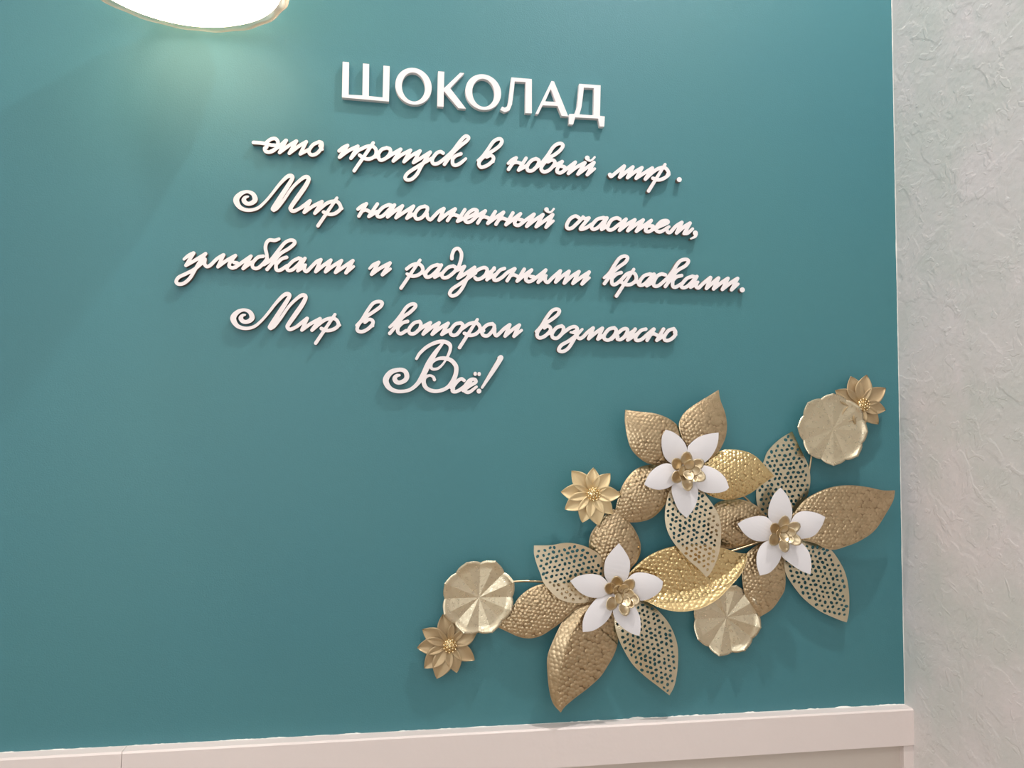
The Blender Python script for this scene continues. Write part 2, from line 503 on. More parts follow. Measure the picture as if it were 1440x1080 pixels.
def big_M(x, y):
    return [[(a, b, r * 0.90 if (r > 26 and a > 400) else r) for a, b, r in st] for st in big_M_raw(x, y)]


def big_M_raw(x, y):
    return [[(x + a, y + b, r) for a, b, r in [(190, 292, 13), (160, 300, 20), (143, 330, 28), (165, 362, 27), (205, 372, 25), (250, 352, 29), (270, 318, 32), (245, 262, 26), (180, 236, 20), (105, 262, 28),
             (57, 330, 37), (100, 412, 27), (190, 444, 22), (290, 425, 20), (372, 360, 18), (450, 272, 18), (540, 158, 20), (620, 76, 24), (668, 56, 26), (690, 82, 27), (640, 170, 31), (555, 300, 33), (490, 400, 34), (474, 430, 35)]],
            [(x + a, y + b, r) for a, b, r in [(480, 442, 25), (520, 418, 22), (590, 332, 20), (690, 190, 19), (790, 95, 22), (845, 70, 26), (872, 95, 28), (835, 175, 32), (755, 290, 33), (685, 390, 30), (668, 428, 28), (700, 455, 24), (770, 425, 21), (810, 395, 21)]]]


C = (325, 240, 8)
word('cursive_word', C, big_M(0, 0) + [
    [(790, 415), (885, 340)], [(888, 340), (822, 468)], [(822, 468), (920, 400), (1022, 348)], [(1022, 348), (942, 478)],
    [(942, 478), (1020, 410), (1080, 365), (1140, 345), (1190, 348), (1222, 380), (1230, 430), (1170, 480), (1105, 490), (1040, 465)],
    [(1190, 308, 20), (977, 620)], [(1230, 425), (1248, 426, 18)],
], 'white cursive word Мир with scrolled capital, starting the second cursive line')
A_ = (495, 260, 8)
word('cursive_word', A_, [
    [(68, 272), (110, 238), (162, 212)], [(162, 212), (78, 350)], [(110, 292), (160, 282), (205, 305)], [(285, 215), (190, 355)], [(190, 355), (280, 300)],
    [(415, 222), (345, 255), (285, 325), (300, 358), (350, 345), (420, 275), (445, 235), (415, 222)], [(478, 226), (400, 360)],
    [(400, 360), (480, 295), (568, 236)], [(568, 236), (495, 368)], [(495, 368), (590, 305), (692, 240)], [(692, 240), (617, 374)], [(617, 374), (690, 330)],
    [(820, 240), (755, 262), (708, 330), (728, 382), (788, 365), (840, 300), (848, 258), (820, 240)],
    [(848, 320, 18), (850, 365), (882, 390), (925, 350), (975, 300), (1032, 266)], [(1034, 268), (980, 396)], [(980, 396), (1070, 325), (1160, 270)],
    [(1162, 272), (1075, 400)], [(1110, 345), (1150, 335), (1195, 350)], [(1270, 278), (1188, 408)], [(1188, 408), (1270, 370)],
] + sh([
    [(180, 385), (260, 350), (325, 305), (318, 282), (280, 280), (225, 320), (190, 375), (205, 415), (255, 412), (330, 350), (420, 292)],
    [(420, 292), (335, 428)], [(370, 368), (410, 358), (455, 372)], [(532, 300), (448, 432)],
    [(448, 432), (540, 365), (625, 308)], [(625, 308), (540, 442)], [(580, 385), (615, 375), (660, 390)], [(730, 315), (652, 447)],
    [(652, 447), (735, 385), (815, 325)], [(815, 325), (760, 400), (752, 440), (790, 455), (830, 430), (838, 398), (800, 388)],
    [(820, 440), (890, 385), (968, 330)], [(968, 330), (885, 466)], [(885, 466), (970, 400), (1068, 335)], [(1068, 335), (992, 470)],
    [(992, 470), (1090, 400), (1178, 335)], [(1178, 335), (1103, 475)], [(1103, 475), (1185, 405, 18)],
    [(1108, 277, 29)], [(1115, 295, 18), (1145, 308, 14), (1170, 295, 13), (1190, 270, 14)],
], 1080), 'longest white cursive word наполненный in the middle of the second cursive line')
C = (790, 270, 6.857)
word('cursive_word', C, [
    [(165, 248), (130, 232), (80, 260), (48, 318), (58, 350), (95, 348), (140, 310), (205, 245)], [(205, 242), (225, 258), (262, 250)], [(262, 250), (185, 345), (195, 358), (235, 345), (290, 310)],
    [(400, 247), (340, 265), (290, 325), (300, 358), (345, 345), (405, 285), (420, 255), (400, 247)], [(435, 250), (385, 360)], [(385, 360), (450, 320)],
    [(560, 262), (530, 250), (480, 270), (443, 330), (452, 362), (490, 360), (550, 315), (620, 262)],
    [(620, 262), (557, 368)], [(557, 368), (640, 305), (705, 268)], [(705, 268), (637, 372)], [(637, 372), (720, 310), (785, 270)], [(785, 270), (720, 378)], [(720, 378), (800, 320), (862, 275)],
    [(862, 275), (815, 345), (812, 375), (845, 380), (878, 355), (880, 330), (845, 328)], [(870, 365), (960, 325), (1022, 295), (1010, 276), (960, 285), (915, 335), (912, 370), (955, 382), (1035, 335, 16)],
    [(1010, 350), (1022, 385), (1050, 385), (1100, 330), (1158, 293)], [(1158, 293), (1107, 395)], [(1107, 395), (1180, 335), (1237, 300)], [(1237, 300), (1180, 400)], [(1180, 400), (1215, 395), (1262, 355, 16)],
    [(1288, 395, 27)], [(1293, 405, 22), (1285, 430, 15), (1245, 450, 9)],
], 'white cursive word счастьем with a comma, ending the second cursive line', r0=19.5)
A_ = (240, 330, 8)
word('cursive_word', A_, [
    [(150, 275, 18), (200, 235), (255, 207)], [(258, 207), (172, 345)], [(172, 345), (270, 290), (392, 215)],
    [(392, 214), (330, 300), (270, 400), (215, 490), (150, 545), (90, 556), (62, 528), (90, 480), (170, 440), (265, 390), (350, 320), (385, 290)],
    [(385, 275), (382, 330), (408, 358), (450, 340), (520, 272), (592, 228)], [(595, 228), (532, 360)], [(532, 360), (630, 290), (728, 235)],
    [(728, 235), (670, 310), (658, 352), (695, 374), (742, 352), (752, 322), (712, 312)], [(730, 365), (820, 300), (903, 242)], [(903, 242), (815, 380)], [(815, 380), (910, 310)],
    [(1040, 242), (980, 255), (922, 320), (930, 372), (985, 374), (1055, 310), (1085, 265)], [(1085, 285), (1080, 220), (1066, 150), (1078, 92), (1112, 60), (1170, 64), (1218, 48, 20)],
    [(1050, 335), (1130, 280), (1210, 180), (1280, 95), (1340, 63), (1385, 68), (1392, 100), (1330, 155), (1240, 210), (1170, 290), (1085, 390)],
    [(1303, 255), (1245, 275), (1190, 330)], [(1185, 330), (1188, 390), (1230, 400), (1310, 350)],
] + sh([
    [(400, 264), (335, 298), (272, 368), (285, 402), (335, 390), (405, 325), (430, 278), (400, 264)], [(470, 267), (390, 405)], [(390, 405), (450, 365), (478, 340, 18)],
    [(470, 345), (465, 395), (492, 412), (540, 365), (600, 305), (650, 282)], [(650, 282), (592, 415)], [(592, 415), (680, 345), (762, 287)], [(762, 287), (702, 416)],
    [(702, 416), (790, 350), (882, 292)], [(882, 292), (815, 424)], [(815, 424), (910, 360), (1010, 292)], [(1010, 292), (932, 428)], [(932, 428), (1018, 358, 18)],
], 1040), 'white cursive word улыбками with looped tail, starting the third cursive line')
word('cursive_word', (370, 330, 8), [
    [(1198, 380, 17), (1240, 340), (1298, 312)], [(1300, 312), (1220, 445)], [(1220, 445), (1320, 375), (1428, 318)], [(1428, 318), (1342, 450)], [(1342, 450), (1432, 385, 18)],
], 'single white cursive letter и in the third cursive line')
C = (500, 340, 8)
word('cursive_word', C, [
    [(725, 206, 20), (512, 520)], [(575, 305), (635, 262), (700, 248), (745, 275), (755, 330), (700, 375), (635, 385), (580, 362, 20)], [(745, 340), (790, 370)],
    [(920, 258), (850, 285), (785, 358), (798, 396), (850, 384), (920, 320), (950, 272), (920, 258)], [(965, 262), (890, 398)], [(890, 398), (980, 350)],
    [(1100, 272), (1040, 290), (975, 360), (985, 402), (1040, 396), (1115, 335), (1130, 295), (1100, 272)],
    [(1145, 320), (1168, 260), (1188, 190), (1190, 125), (1155, 76), (1110, 92), (1086, 150), (1084, 190)], [(1120, 330), (1225, 278)],
    [(1225, 278), (1152, 410)], [(1152, 410), (1240, 355), (1340, 288)],
    [(1340, 288), (1262, 400), (1200, 520), (1140, 590), (1085, 608), (1060, 580), (1090, 530), (1180, 470), (1265, 410), (1350, 350)],
] + sh([
    [(70, 300), (130, 240), (205, 210), (240, 232), (225, 285), (175, 330), (128, 342), (105, 325)], [(320, 215), (238, 346)], [(180, 330), (320, 230)],
    [(435, 220), (385, 240), (328, 305), (318, 345), (350, 352), (410, 318), (470, 265), (550, 222)], [(240, 340), (330, 290)],
    [(552, 224), (465, 358)], [(500, 300), (540, 292), (585, 310)], [(658, 228), (578, 362)], [(578, 362), (660, 295), (740, 238)],
    [(740, 238), (685, 310), (677, 348), (710, 368), (758, 348), (768, 318), (730, 310)], [(750, 355), (830, 295), (900, 238)], [(900, 238), (815, 374)], [(815, 374), (860, 335), (905, 300, 18)],
    [(895, 310), (895, 358), (925, 374), (975, 325), (1063, 248)], [(1065, 248), (1012, 372)], [(1012, 372), (1080, 310), (1162, 252)], [(1162, 252), (1108, 384)],
    [(1108, 384), (1190, 310), (1272, 256)], [(1274, 256), (1205, 388)], [(1205, 388), (1290, 325), (1388, 260)], [(1388, 260), (1308, 394)], [(1308, 394), (1390, 325, 18)],
], 1240, 80), 'long white cursive word радужными in the middle of the third cursive line')
C = (840, 350, 8)
word('cursive_word', C, [
    [(77, 325, 18), (140, 268), (195, 180), (250, 105), (305, 81), (340, 100), (315, 150), (240, 205), (170, 270), (80, 390)],
    [(268, 266), (215, 285), (170, 325)], [(165, 330), (165, 388), (200, 400), (262, 355), (330, 285), (390, 265), (430, 292), (435, 350), (385, 395), (325, 402), (265, 372)],
    [(410, 230, 20), (215, 530)], [(430, 370), (480, 370)],
    [(590, 282), (525, 305), (468, 378), (480, 408), (530, 396), (590, 335), (620, 295), (590, 282)], [(638, 284), (557, 414)], [(557, 414), (640, 365)],
    [(765, 292), (720, 283), (670, 310), (635, 380), (642, 416), (690, 412), (760, 355), (840, 275)],
    [(780, 340), (850, 250), (900, 170), (945, 128), (1000, 118), (1025, 140), (990, 190), (900, 245), (840, 320), (765, 422)],
    [(948, 300), (890, 315), (850, 355)], [(850, 350), (848, 412), (880, 430), (960, 385)],
    [(1070, 307), (1005, 335), (948, 405), (960, 436), (1010, 422), (1075, 360), (1095, 320), (1070, 307)], [(1120, 310), (1050, 430)],
] + sh([
    [(650, 430), (700, 400), (732, 372, 18)], [(720, 380), (712, 425), (740, 438), (785, 395), (872, 322)], [(875, 324), (828, 444)], [(828, 444), (900, 380), (962, 328)], [(964, 328), (908, 450)],
    [(908, 450), (990, 385), (1068, 332)], [(1070, 332), (1007, 455)], [(1007, 455), (1090, 390), (1178, 332)], [(1178, 332), (1110, 460)], [(1110, 460), (1185, 395, 18)],
], 400), 'white cursive word красками ending the third cursive line')
word('full_stop', (890, 350, 8), [[(1231, 461, 32)]], 'small white round full stop closing the third cursive line', group='white cut-out punctuation marks', cat='punctuation mark')
C = (320, 400, 8)
word('cursive_word', C, big_M(6, 50) + [
    [(790, 465), (893, 382)], [(896, 382), (836, 512)], [(836, 512), (930, 445), (1040, 385)], [(1040, 385), (950, 514)],
    [(950, 514), (1030, 445), (1090, 402), (1150, 382), (1200, 384), (1236, 412), (1245, 462), (1190, 505), (1115, 518), (1055, 495)],
    [(1208, 338, 20), (992, 660)], [(1245, 458), (1262, 458, 18)],
], 'white cursive word Мир with scrolled capital, starting the fourth cursive line')
G = (490, 410, 8)
word('cursive_word', G, [
    [(92, 380, 18), (150, 320), (215, 215), (275, 135), (335, 112), (378, 125), (362, 168), (290, 222), (205, 280), (130, 350), (100, 405), (108, 442), (160, 450), (230, 412), (274, 360), (268, 325), (228, 314), (185, 345)],
    [(270, 375), (276, 388, 16)],
], 'single white cursive letter в second on the fourth cursive line')
word('cursive_word', G, [
    [(465, 400, 18), (530, 340), (590, 265), (650, 180), (700, 145), (745, 142), (752, 172), (690, 235), (610, 290), (550, 370), (465, 470)],
    [(665, 335), (610, 352), (568, 390)], [(562, 385), (555, 450), (590, 474), (650, 440)],
    [(800, 336), (738, 355), (683, 420), (690, 468), (740, 472), (800, 420), (815, 365), (800, 336)], [(780, 440), (850, 390), (922, 350)],
    [(922, 350), (840, 478)], [(840, 478), (940, 400), (1020, 352)], [(1020, 352), (942, 480)], [(942, 480), (1040, 405), (1122, 357)], [(1122, 357), (1050, 482)], [(1050, 482), (1140, 430)],
    [(1262, 352), (1200, 370), (1148, 440), (1160, 486), (1215, 484), (1270, 420), (1285, 375), (1262, 352)],
] + sh([
    [(380, 430), (430, 395), (480, 362), (545, 350), (588, 375), (600, 428), (550, 478), (485, 492), (425, 470)], [(570, 315, 20), (370, 630)], [(590, 445), (640, 440)],
    [(740, 362), (680, 376), (625, 432), (632, 486), (685, 496), (742, 440), (762, 392), (740, 362)],
    [(765, 415), (765, 470), (785, 496), (820, 470), (870, 420), (932, 374)], [(935, 374), (882, 500)], [(882, 500), (970, 425), (1042, 377)], [(1042, 377), (982, 502)], [(982, 502), (1068, 435, 18)],
], 880), 'white cursive word котором in the middle of the fourth cursive line')
I_ = (740, 430, 8)
word('cursive_word', I_, [
    [(112, 290, 18), (170, 230), (225, 140), (285, 62), (335, 38), (372, 52), (355, 98), (285, 155), (200, 210), (140, 278), (122, 330), (150, 361), (210, 340), (268, 285), (270, 245), (238, 226), (205, 248)],
    [(250, 310), (300, 300)], [(400, 226), (340, 248), (292, 312), (300, 356), (350, 362), (405, 308), (420, 252), (400, 226)],
    [(385, 330), (440, 285), (500, 245), (550, 236), (575, 262), (545, 298), (500, 298, 14)],
    [(545, 290), (565, 320), (525, 400), (475, 475), (420, 512), (375, 508), (368, 485), (400, 440), (480, 395), (560, 335), (630, 265, 17)],
    [(560, 320), (580, 355), (605, 368), (640, 350), (690, 300), (752, 250)], [(754, 250), (702, 370)], [(702, 370), (780, 305), (855, 253)], [(857, 253), (807, 374)], [(807, 374), (880, 330)],
    [(990, 247), (930, 265), (878, 330), (885, 376), (935, 382), (992, 330), (1012, 275), (990, 247)], [(960, 375), (1030, 310), (1085, 265), (1125, 258), (1140, 280), (1110, 340), (1065, 378), (1028, 375), (1030, 345)],
    [(1226, 262), (1142, 384)], [(1080, 370), (1220, 275)],
    [(1345, 262), (1290, 280), (1235, 345), (1238, 386), (1290, 382), (1350, 335), (1435, 262)], [(1150, 380), (1250, 315)],
] + sh([
    [(958, 264), (880, 388)], [(915, 325), (955, 315), (1000, 335)], [(1065, 262), (990, 388)], [(990, 388), (1070, 335)],
    [(1180, 258), (1120, 280), (1075, 345), (1082, 386), (1130, 386), (1185, 345), (1200, 295), (1180, 258)], [(1190, 300), (1205, 325, 18)],
], 480), 'white cursive word возможно ending the fourth cursive line')
K = (530, 470, 7.579)
word('cursive_word', K, [
    [(240, 437, 15), (212, 442, 21), (190, 470, 27), (205, 505, 27), (245, 515, 25), (300, 490, 27), (320, 448, 29), (300, 395, 27), (240, 378, 24), (150, 405, 30), (96, 480, 35), (115, 550, 31), (170, 595, 25), (250, 610, 21), (350, 592, 21), (430, 530, 24), (490, 440, 31), (555, 310, 35), (625, 195, 27), (700, 100, 15)],
    [(422, 260, 17), (460, 200, 19), (540, 130, 21), (640, 85, 23), (720, 80, 24), (775, 110, 24), (782, 160, 19), (757, 230, 17), (710, 310, 13), (655, 362, 16), (600, 372, 18), (577, 350, 18), (590, 300, 17), (650, 262, 19), (720, 256, 23), (790, 278, 25), (840, 335, 26), (845, 400, 26), (820, 480, 27), (760, 560, 23), (680, 600, 22), (600, 605, 23), (530, 575, 24), (500, 520, 26), (510, 465, 22), (560, 440, 15), (600, 455, 17), (613, 484, 20)],
    [(930, 492, 20), (900, 476), (860, 500), (812, 565), (808, 608), (855, 608), (930, 560), (1000, 500)], [(780, 560), (815, 580)],
    [(920, 600), (990, 550), (1052, 512), (1042, 482), (990, 490), (938, 555), (938, 605), (985, 616), (1062, 560, 16)],
], 'white cursive word Всё with big scrolled capital, alone on the bottom line', r0=21)
word('letter_dot', K, [[(1048, 418, 20), (1048, 426, 20)]], 'left of two small white dots above the last е', group='white cut-out punctuation marks', cat='punctuation mark')
word('letter_dot', K, [[(1090, 420, 20), (1090, 428, 20)]], 'right of two small white dots above the last е', group='white cut-out punctuation marks', cat='punctuation mark')
p0 = at(530 + 1200 / 7.579, 470 + 430 / 7.579, 0)
ex = bpy.data.objects.new('exclamation_mark', None); ex.location = p0; col.objects.link(ex); ex.empty_display_size = 0.02
tag(ex, 'white slanted exclamation mark at the end of the last line', 'punctuation mark', 'white cut-out punctuation marks')
o = word('stroke', K, [[(1308, 256, 27), (1318, 258, 30), (1240, 385, 27), (1122, 568, 15)]], None, group=None, cat=None, parent=ex)
o = word('dot', K, [[(1088, 606, 29)]], None, group=None, cat=None, parent=ex)

# ------------------------------------------------------------------ the metal flower sculpture
P1 = (780, 540, 4.909); P2 = (900, 540, 4.909); P3 = (1000, 600, 3.857); P4 = (1100, 510, 6.75)
P5 = (570, 770, 5.4); P6 = (700, 700, 5.4); P7 = (700, 820, 5.143); P8 = (880, 740, 5.4); PX = (0, 0, 1)


def cv(crop, pts):
    return np.array([(crop[0] + p[0] / crop[2], crop[1] + p[1] / crop[2]) for p in pts])


root = bpy.data.objects.new('wall_sculpture', None); root.empty_display_size = 0.1
root.location = at(960, 780, 0); col.objects.link(root)
tag(root, 'gold metal flower sculpture with white petals and scalloped discs on the teal wall', 'wall art')


def outward(V, Fc):
    return V, Fc


def sheet(name, parent, outline, base, tip, hf, material, h=0.8, thick=0.0014, holes=None, hammer=None, mid=None, label=None, spl=True):
    """a sheet metal leaf: outline in picture points, hf(u, v) = distance from the wall"""
    base = np.array(base); tip = np.array(tip)
    O = crom(outline, 2.5) if spl else np.asarray(outline)
    x0, y0 = O.min(0) - 2; x1, y1 = O.max(0) + 2
    X, Y = np.meshgrid(np.arange(x0, x1, h), np.arange(y0, y1, h))
    S = poly_sdf(X, Y, O)
    Fv = S.copy()
    if holes is not None:
        for hx, hy, ra, rb, ang in holes:
            wr = ra + 2
            i0 = max(0, int((hx - wr - x0) / h)); i1 = int((hx + wr - x0) / h) + 2
            j0 = max(0, int((hy - wr - y0) / h)); j1 = int((hy + wr - y0) / h) + 2
            if i1 <= 0 or j1 <= 0: continue
            dx = X[j0:j1, i0:i1] - hx; dy = Y[j0:j1, i0:i1] - hy
            if dx.size == 0: continue
            a = dx * math.cos(ang) + dy * math.sin(ang); b = -dx * math.sin(ang) + dy * math.cos(ang)
            e = (np.sqrt((a / ra) ** 2 + (b / rb) ** 2) - 1) * rb
            Fv[j0:j1, i0:i1] = np.maximum(Fv[j0:j1, i0:i1], -e)
    V2, Fc, seg = field_mesh(Fv, x0, y0, h)
    # leaf coordinates
    if mid is None: mid = [base, tip]
    Mp = crom(mid, 2.0) if len(mid) > 2 else np.linspace(mid[0], mid[1], 60)
    L = np.concatenate([[0], np.cumsum(np.hypot(*(Mp[1:] - Mp[:-1]).T))])
    d2 = (V2[:, 0, None] - Mp[None, :, 0]) ** 2 + (V2[:, 1, None] - Mp[None, :, 1]) ** 2
    k = d2.argmin(1)
    u = L[k] / L[-1]
    kk = np.clip(k, 0, len(Mp) - 2); T = Mp[kk + 1] - Mp[kk]; T /= np.hypot(T[:, 0], T[:, 1])[:, None]
    D = V2 - Mp[k]
    sgn = T[:, 0] * D[:, 1] - T[:, 1] * D[:, 0]
    along = T[:, 0] * D[:, 0] + T[:, 1] * D[:, 1]
    u = u + np.where((k == 0) | (k == len(Mp) - 1), along / L[-1], 0)
    Wd = 0.30 * L[-1]
    v = sgn / Wd
    H = hf(u, v)
    groove = None
    if hammer is not None:
        pts, amp, rad = hammer
        best = np.full(len(V2), 1e9)
        for a in range(0, len(V2), 4000):
            q = V2[a:a + 4000]
            best[a:a + 4000] = ((q[:, None, :] - pts[None]) ** 2).sum(2).min(1)
        bm = np.clip(1 - best / rad ** 2, 0, 1)
        So = poly_sdf(V2[:, 0], V2[:, 1], O)
        edge = np.clip((-So - 0.8) / 2.0, 0, 1)
        ampv = amp(u, v) if callable(amp) else amp
        H = H + ampv * bm * edge
        groove = np.clip(1 - bm / 0.34, 0, 1) * edge * np.clip(ampv / 0.0020, 0.15, 1)  # mask for the shade painted between dimples
    H = np.maximum(H, 0.004)
    front = at(V2[:, 0], V2[:, 1], H)
    backp = front.copy(); backp[:, 1] += thick
    o = slab(name, V2, Fc, seg, front, backp, material, parent, smooth=True)
    if groove is not None:
        g = np.zeros(len(o.data.vertices)); g[:len(V2)] = groove
        o.data.attributes.new('groove', 'FLOAT', 'POINT').data.foreach_set('value', g)
    if label: o['label'] = label
    return o


def hexpts(outline, spacing, jit, ang=0.0, margin=0.0):
    O = crom(outline, 2.5); c = O.mean(0); r = np.abs(O - c).max() * 1.5
    n = int(r / spacing) + 2
    P = []
    for j in range(-n, n + 1):
        for i in range(-n, n + 1):
            x = (i + 0.5 * (j & 1)) * spacing; y = j * spacing * 0.866
            x += rng.uniform(-jit, jit) * spacing; y += rng.uniform(-jit, jit) * spacing
            P.append((c[0] + x * math.cos(ang) - y * math.sin(ang), c[1] + x * math.sin(ang) + y * math.cos(ang)))
    P = np.array(P)
    S = poly_sdf(P[:, 0], P[:, 1], O)
    return P[S < -margin]


def make_holes(outline, base, tip, spacing=7.5):
    ang = math.atan2(tip[1] - base[1], tip[0] - base[0])
    P = hexpts(outline, spacing, 0.15, ang + 0.3, margin=3.3)
    out = []
    for x, y in P:
        s = rng.uniform(0.82, 1.12)
        out.append((x, y, 2.55 * s, 1.95 * s, rng.uniform(0, 3.14)))
    return out


def hub(pc, h0, rad, name, label, mat_=None):
    """round back plate with a boss, standing off the wall on a post"""
    c = at(pc[0], pc[1], h0)
    V = []; Fc = []
    n = 28
    prof = [(0.006, 0.0), (0.006, h0 - 0.004), (rad, h0 - 0.004), (rad, h0), (rad * 0.5, h0 + 0.002), (0.010, h0 + 0.006), (0.0005, h0 + 0.007)]
    for r, hh in prof:
        for k in range(n):
            a = 2 * math.pi * k / n
            V.append((c[0] + r * math.cos(a), -hh, c[2] + r * math.sin(a)))
    for p in range(len(prof) - 1):
        for k in range(n):
            a = p * n + k; b = p * n + (k + 1) % n
            Fc.append((a, b, b + n, a + n))
    o = make(name, V, Fc, mat_ or m_bronze, root)
    if label: o['label'] = label
    return o


def tube(name, pts, r, material, parent, n=8, label=None):
    P = crom(np.array(pts), 0.01) if len(pts) > 2 else np.array(pts, float)
    V = []; Fc = []
    for k, p in enumerate(P):
        t = P[min(k + 1, len(P) - 1)] - P[max(k - 1, 0)]; t /= np.linalg.norm(t)
        a = np.cross(t, (0, 1, 0.01)); a /= np.linalg.norm(a); b = np.cross(t, a)
        for q in range(n):
            th = 2 * math.pi * q / n
            V.append(p + r * (math.cos(th) * a + math.sin(th) * b))
    for k in range(len(P) - 1):
        for q in range(n):
            Fc.append((k * n + q, k * n + (q + 1) % n, (k + 1) * n + (q + 1) % n, (k + 1) * n + q))
    Fc.append(tuple(range(n - 1, -1, -1))); Fc.append(tuple((len(P) - 1) * n + q for q in range(n)))
    o = make(name, V, Fc, material, parent, [True] * (len(Fc) - 2) + [False] * 2)
    if label: o['label'] = label
    return o


def hfun(h0, lift=0.0, arch=0.0, cup=0.0, fold=0.0, twist=0.0, tipc=0.0, basec=-0.010):
    def f(u, v):
        av = np.sqrt(v * v + 0.004)
        return h0 + lift * u + arch * np.sin(math.pi * np.clip(u, 0, 1)) + cup * v * v + fold * av + twist * v * u + tipc * np.clip(u - 0.7, 0, 1) ** 2 * 10 + basec * np.clip(0.35 - u, 0, 1) ** 2 * 8
    return f


def leaf(fl, kind, crop, outline, base, hf, material, mid=None, amp=0.0019, spacing=5.6, label=None):
    O = cv(crop, outline); b = np.array(base); tip = O[0]
    m = [b] + [np.array(q) for q in cv(crop, mid)] + [tip] if mid else None
    ang = math.atan2(tip[1] - b[1], tip[0] - b[0])
    if kind == 'perf':
        return sheet('perforated_leaf', fl, O, b, tip, hf, material, h=0.75, holes=make_holes(O, b, tip), mid=m, label=label or 'perforated champagne metal leaf')
    return sheet('leaf', fl, O, b, tip, hf, material, h=0.72, hammer=(hexpts(O, spacing, 0.19, ang + 0.4), amp, spacing * 0.62), mid=m, label=label)


def petal(fl, crop, outline, base, h0, lift, arch=0.004, cup=-0.004):
    O = cv(crop, outline)
    return sheet('white_petal', fl, O, base, O[0], hfun(h0, lift, arch, cup, basec=0.0), m_white, h=1.0, thick=0.001)


def cup_petal(name, parent, px, py, r, ang, tilt, h0, material):
    """small spoon shaped petal: concave round cup whose mouth is turned away from the rosette's middle"""
    c = at(px, py, h0); R_ = r * 0.00185 * 1.5
    nx_, nr = 12, 4
    e1 = np.array([math.cos(ang), 0, -math.sin(ang)]); e2 = np.array([math.sin(ang), 0, math.cos(ang)]); e3 = np.array([0, -1.0, 0])
    E1 = e1 * math.cos(tilt) + e3 * math.sin(tilt); E3 = -e1 * math.sin(tilt) + e3 * math.cos(tilt)
    V = []; Fc = []
    for side in (0, 1):
        off = -0.0008 * side
        V.append(c + E3 * (off - 0.35 * R_))
        for k in range(1, nr + 1):
            rr = k / nr
            for q in range(nx_):
                a = 2 * math.pi * q / nx_
                s = 1.0 + 0.18 * math.cos(a)
                V.append(c + R_ * rr * (math.cos(a) * s * E1 * 1.15 + math.sin(a) * e2) + E3 * (off + R_ * (-0.35 + 0.30 * rr * rr)))
    n1 = 1 + nr * nx_
    for side in (0, 1):
        b = side * n1
        for q in range(nx_):
            f = (b, b + 1 + q, b + 1 + (q + 1) % nx_); Fc.append(f if side == 0 else f[::-1])
            for k in range(nr - 1):
                f = (b + 1 + k * nx_ + q, b + 1 + (k + 1) * nx_ + q, b + 1 + (k + 1) * nx_ + (q + 1) % nx_, b + 1 + k * nx_ + (q + 1) % nx_)
                Fc.append(f if side == 0 else f[::-1])
    e = 1 + (nr - 1) * nx_
    for q in range(nx_):
        Fc.append((e + q, n1 + e + q, n1 + e + (q + 1) % nx_, e + (q + 1) % nx_))
    return make(name, V, Fc, material, parent, [True] * len(Fc))


def rosette(fl, crop, outer, inner, centre, h0):
    cc = cv(crop, [centre])[0]
    for x, y, r in outer:
        p = cv(crop, [(x, y)])[0]; a = math.atan2(p[1] - cc[1], p[0] - cc[0])
        cup_petal('rosette_petal', fl, p[0], p[1], r, a, 0.30, h0, m_ros)
    for x, y, r in inner:
        p = cv(crop, [(x, y)])[0]; a = math.atan2(p[1] - cc[1], p[0] - cc[0])
        cup_petal('rosette_petal', fl, p[0], p[1], r, a, 0.6, h0 + 0.010, m_ros)
    # little post carrying the rosette
    c0 = at(cc[0], cc[1], h0 - 0.02)
    tube('rosette_post', [(c0[0], -(h0 - 0.030), c0[2]), (c0[0], -(h0 + 0.006), c0[2])], 0.006, m_ros, fl, n=12)


# --- upper flower
cA = np.array([967.0, 660.0]); hA = 0.044
flA = hub(cA, hA - 0.006, 0.03, 'large_flower', 'upper large flower with five white petals and five gold leaves')
leaf(flA, 'ham', P1, [(487, 178), (600, 192), (700, 205), (790, 240), (850, 290), (890, 370), (930, 480), (920, 560), (850, 572), (740, 565), (650, 550), (590, 515), (530, 450), (500, 360), (485, 260), (487, 178)],
     cA, hfun(hA, 0.006, 0.024, -0.012, twist=-0.006, basec=-0.03), m_gold, amp=lambda u, v: 0.0022 - 0.0014 * np.clip((u - 0.45) * 3, 0, 1))
leaf(flA, 'ham', P2, [(543, 40), (470, 85), (380, 140), (310, 195), (275, 250), (270, 300), (290, 370), (310, 450), (330, 540), (370, 560), (450, 540), (530, 480), (570, 420), (595, 350), (600, 270), (585, 190), (555, 110), (543, 40)],
     cA, hfun(hA - 0.002, 0.002, 0.030, -0.012, basec=-0.03), m_gold, amp=lambda u, v: 0.0022 - 0.0017 * np.clip((u - 0.45) * 3, 0, 1))
leaf(flA, 'ham', P2, [(928, 636), (860, 560), (800, 500), (730, 465), (640, 452), (560, 460), (490, 500), (400, 560), (370, 600), (390, 680), (460, 755), (520, 785), (600, 800), (690, 785), (770, 750), (850, 690), (928, 636)],
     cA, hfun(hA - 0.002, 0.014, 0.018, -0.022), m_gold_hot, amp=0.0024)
leaf(flA, 'ham', P1, [(412, 905), (430, 820), (460, 720), (500, 650), (560, 590), (640, 560), (760, 560), (850, 600), (850, 680), (790, 770), (750, 850), (680, 920), (600, 950), (520, 955), (460, 945), (412, 905)],
     cA, hfun(hA - 0.004, -0.006, 0.018, -0.018), m_gold, amp=0.0021)
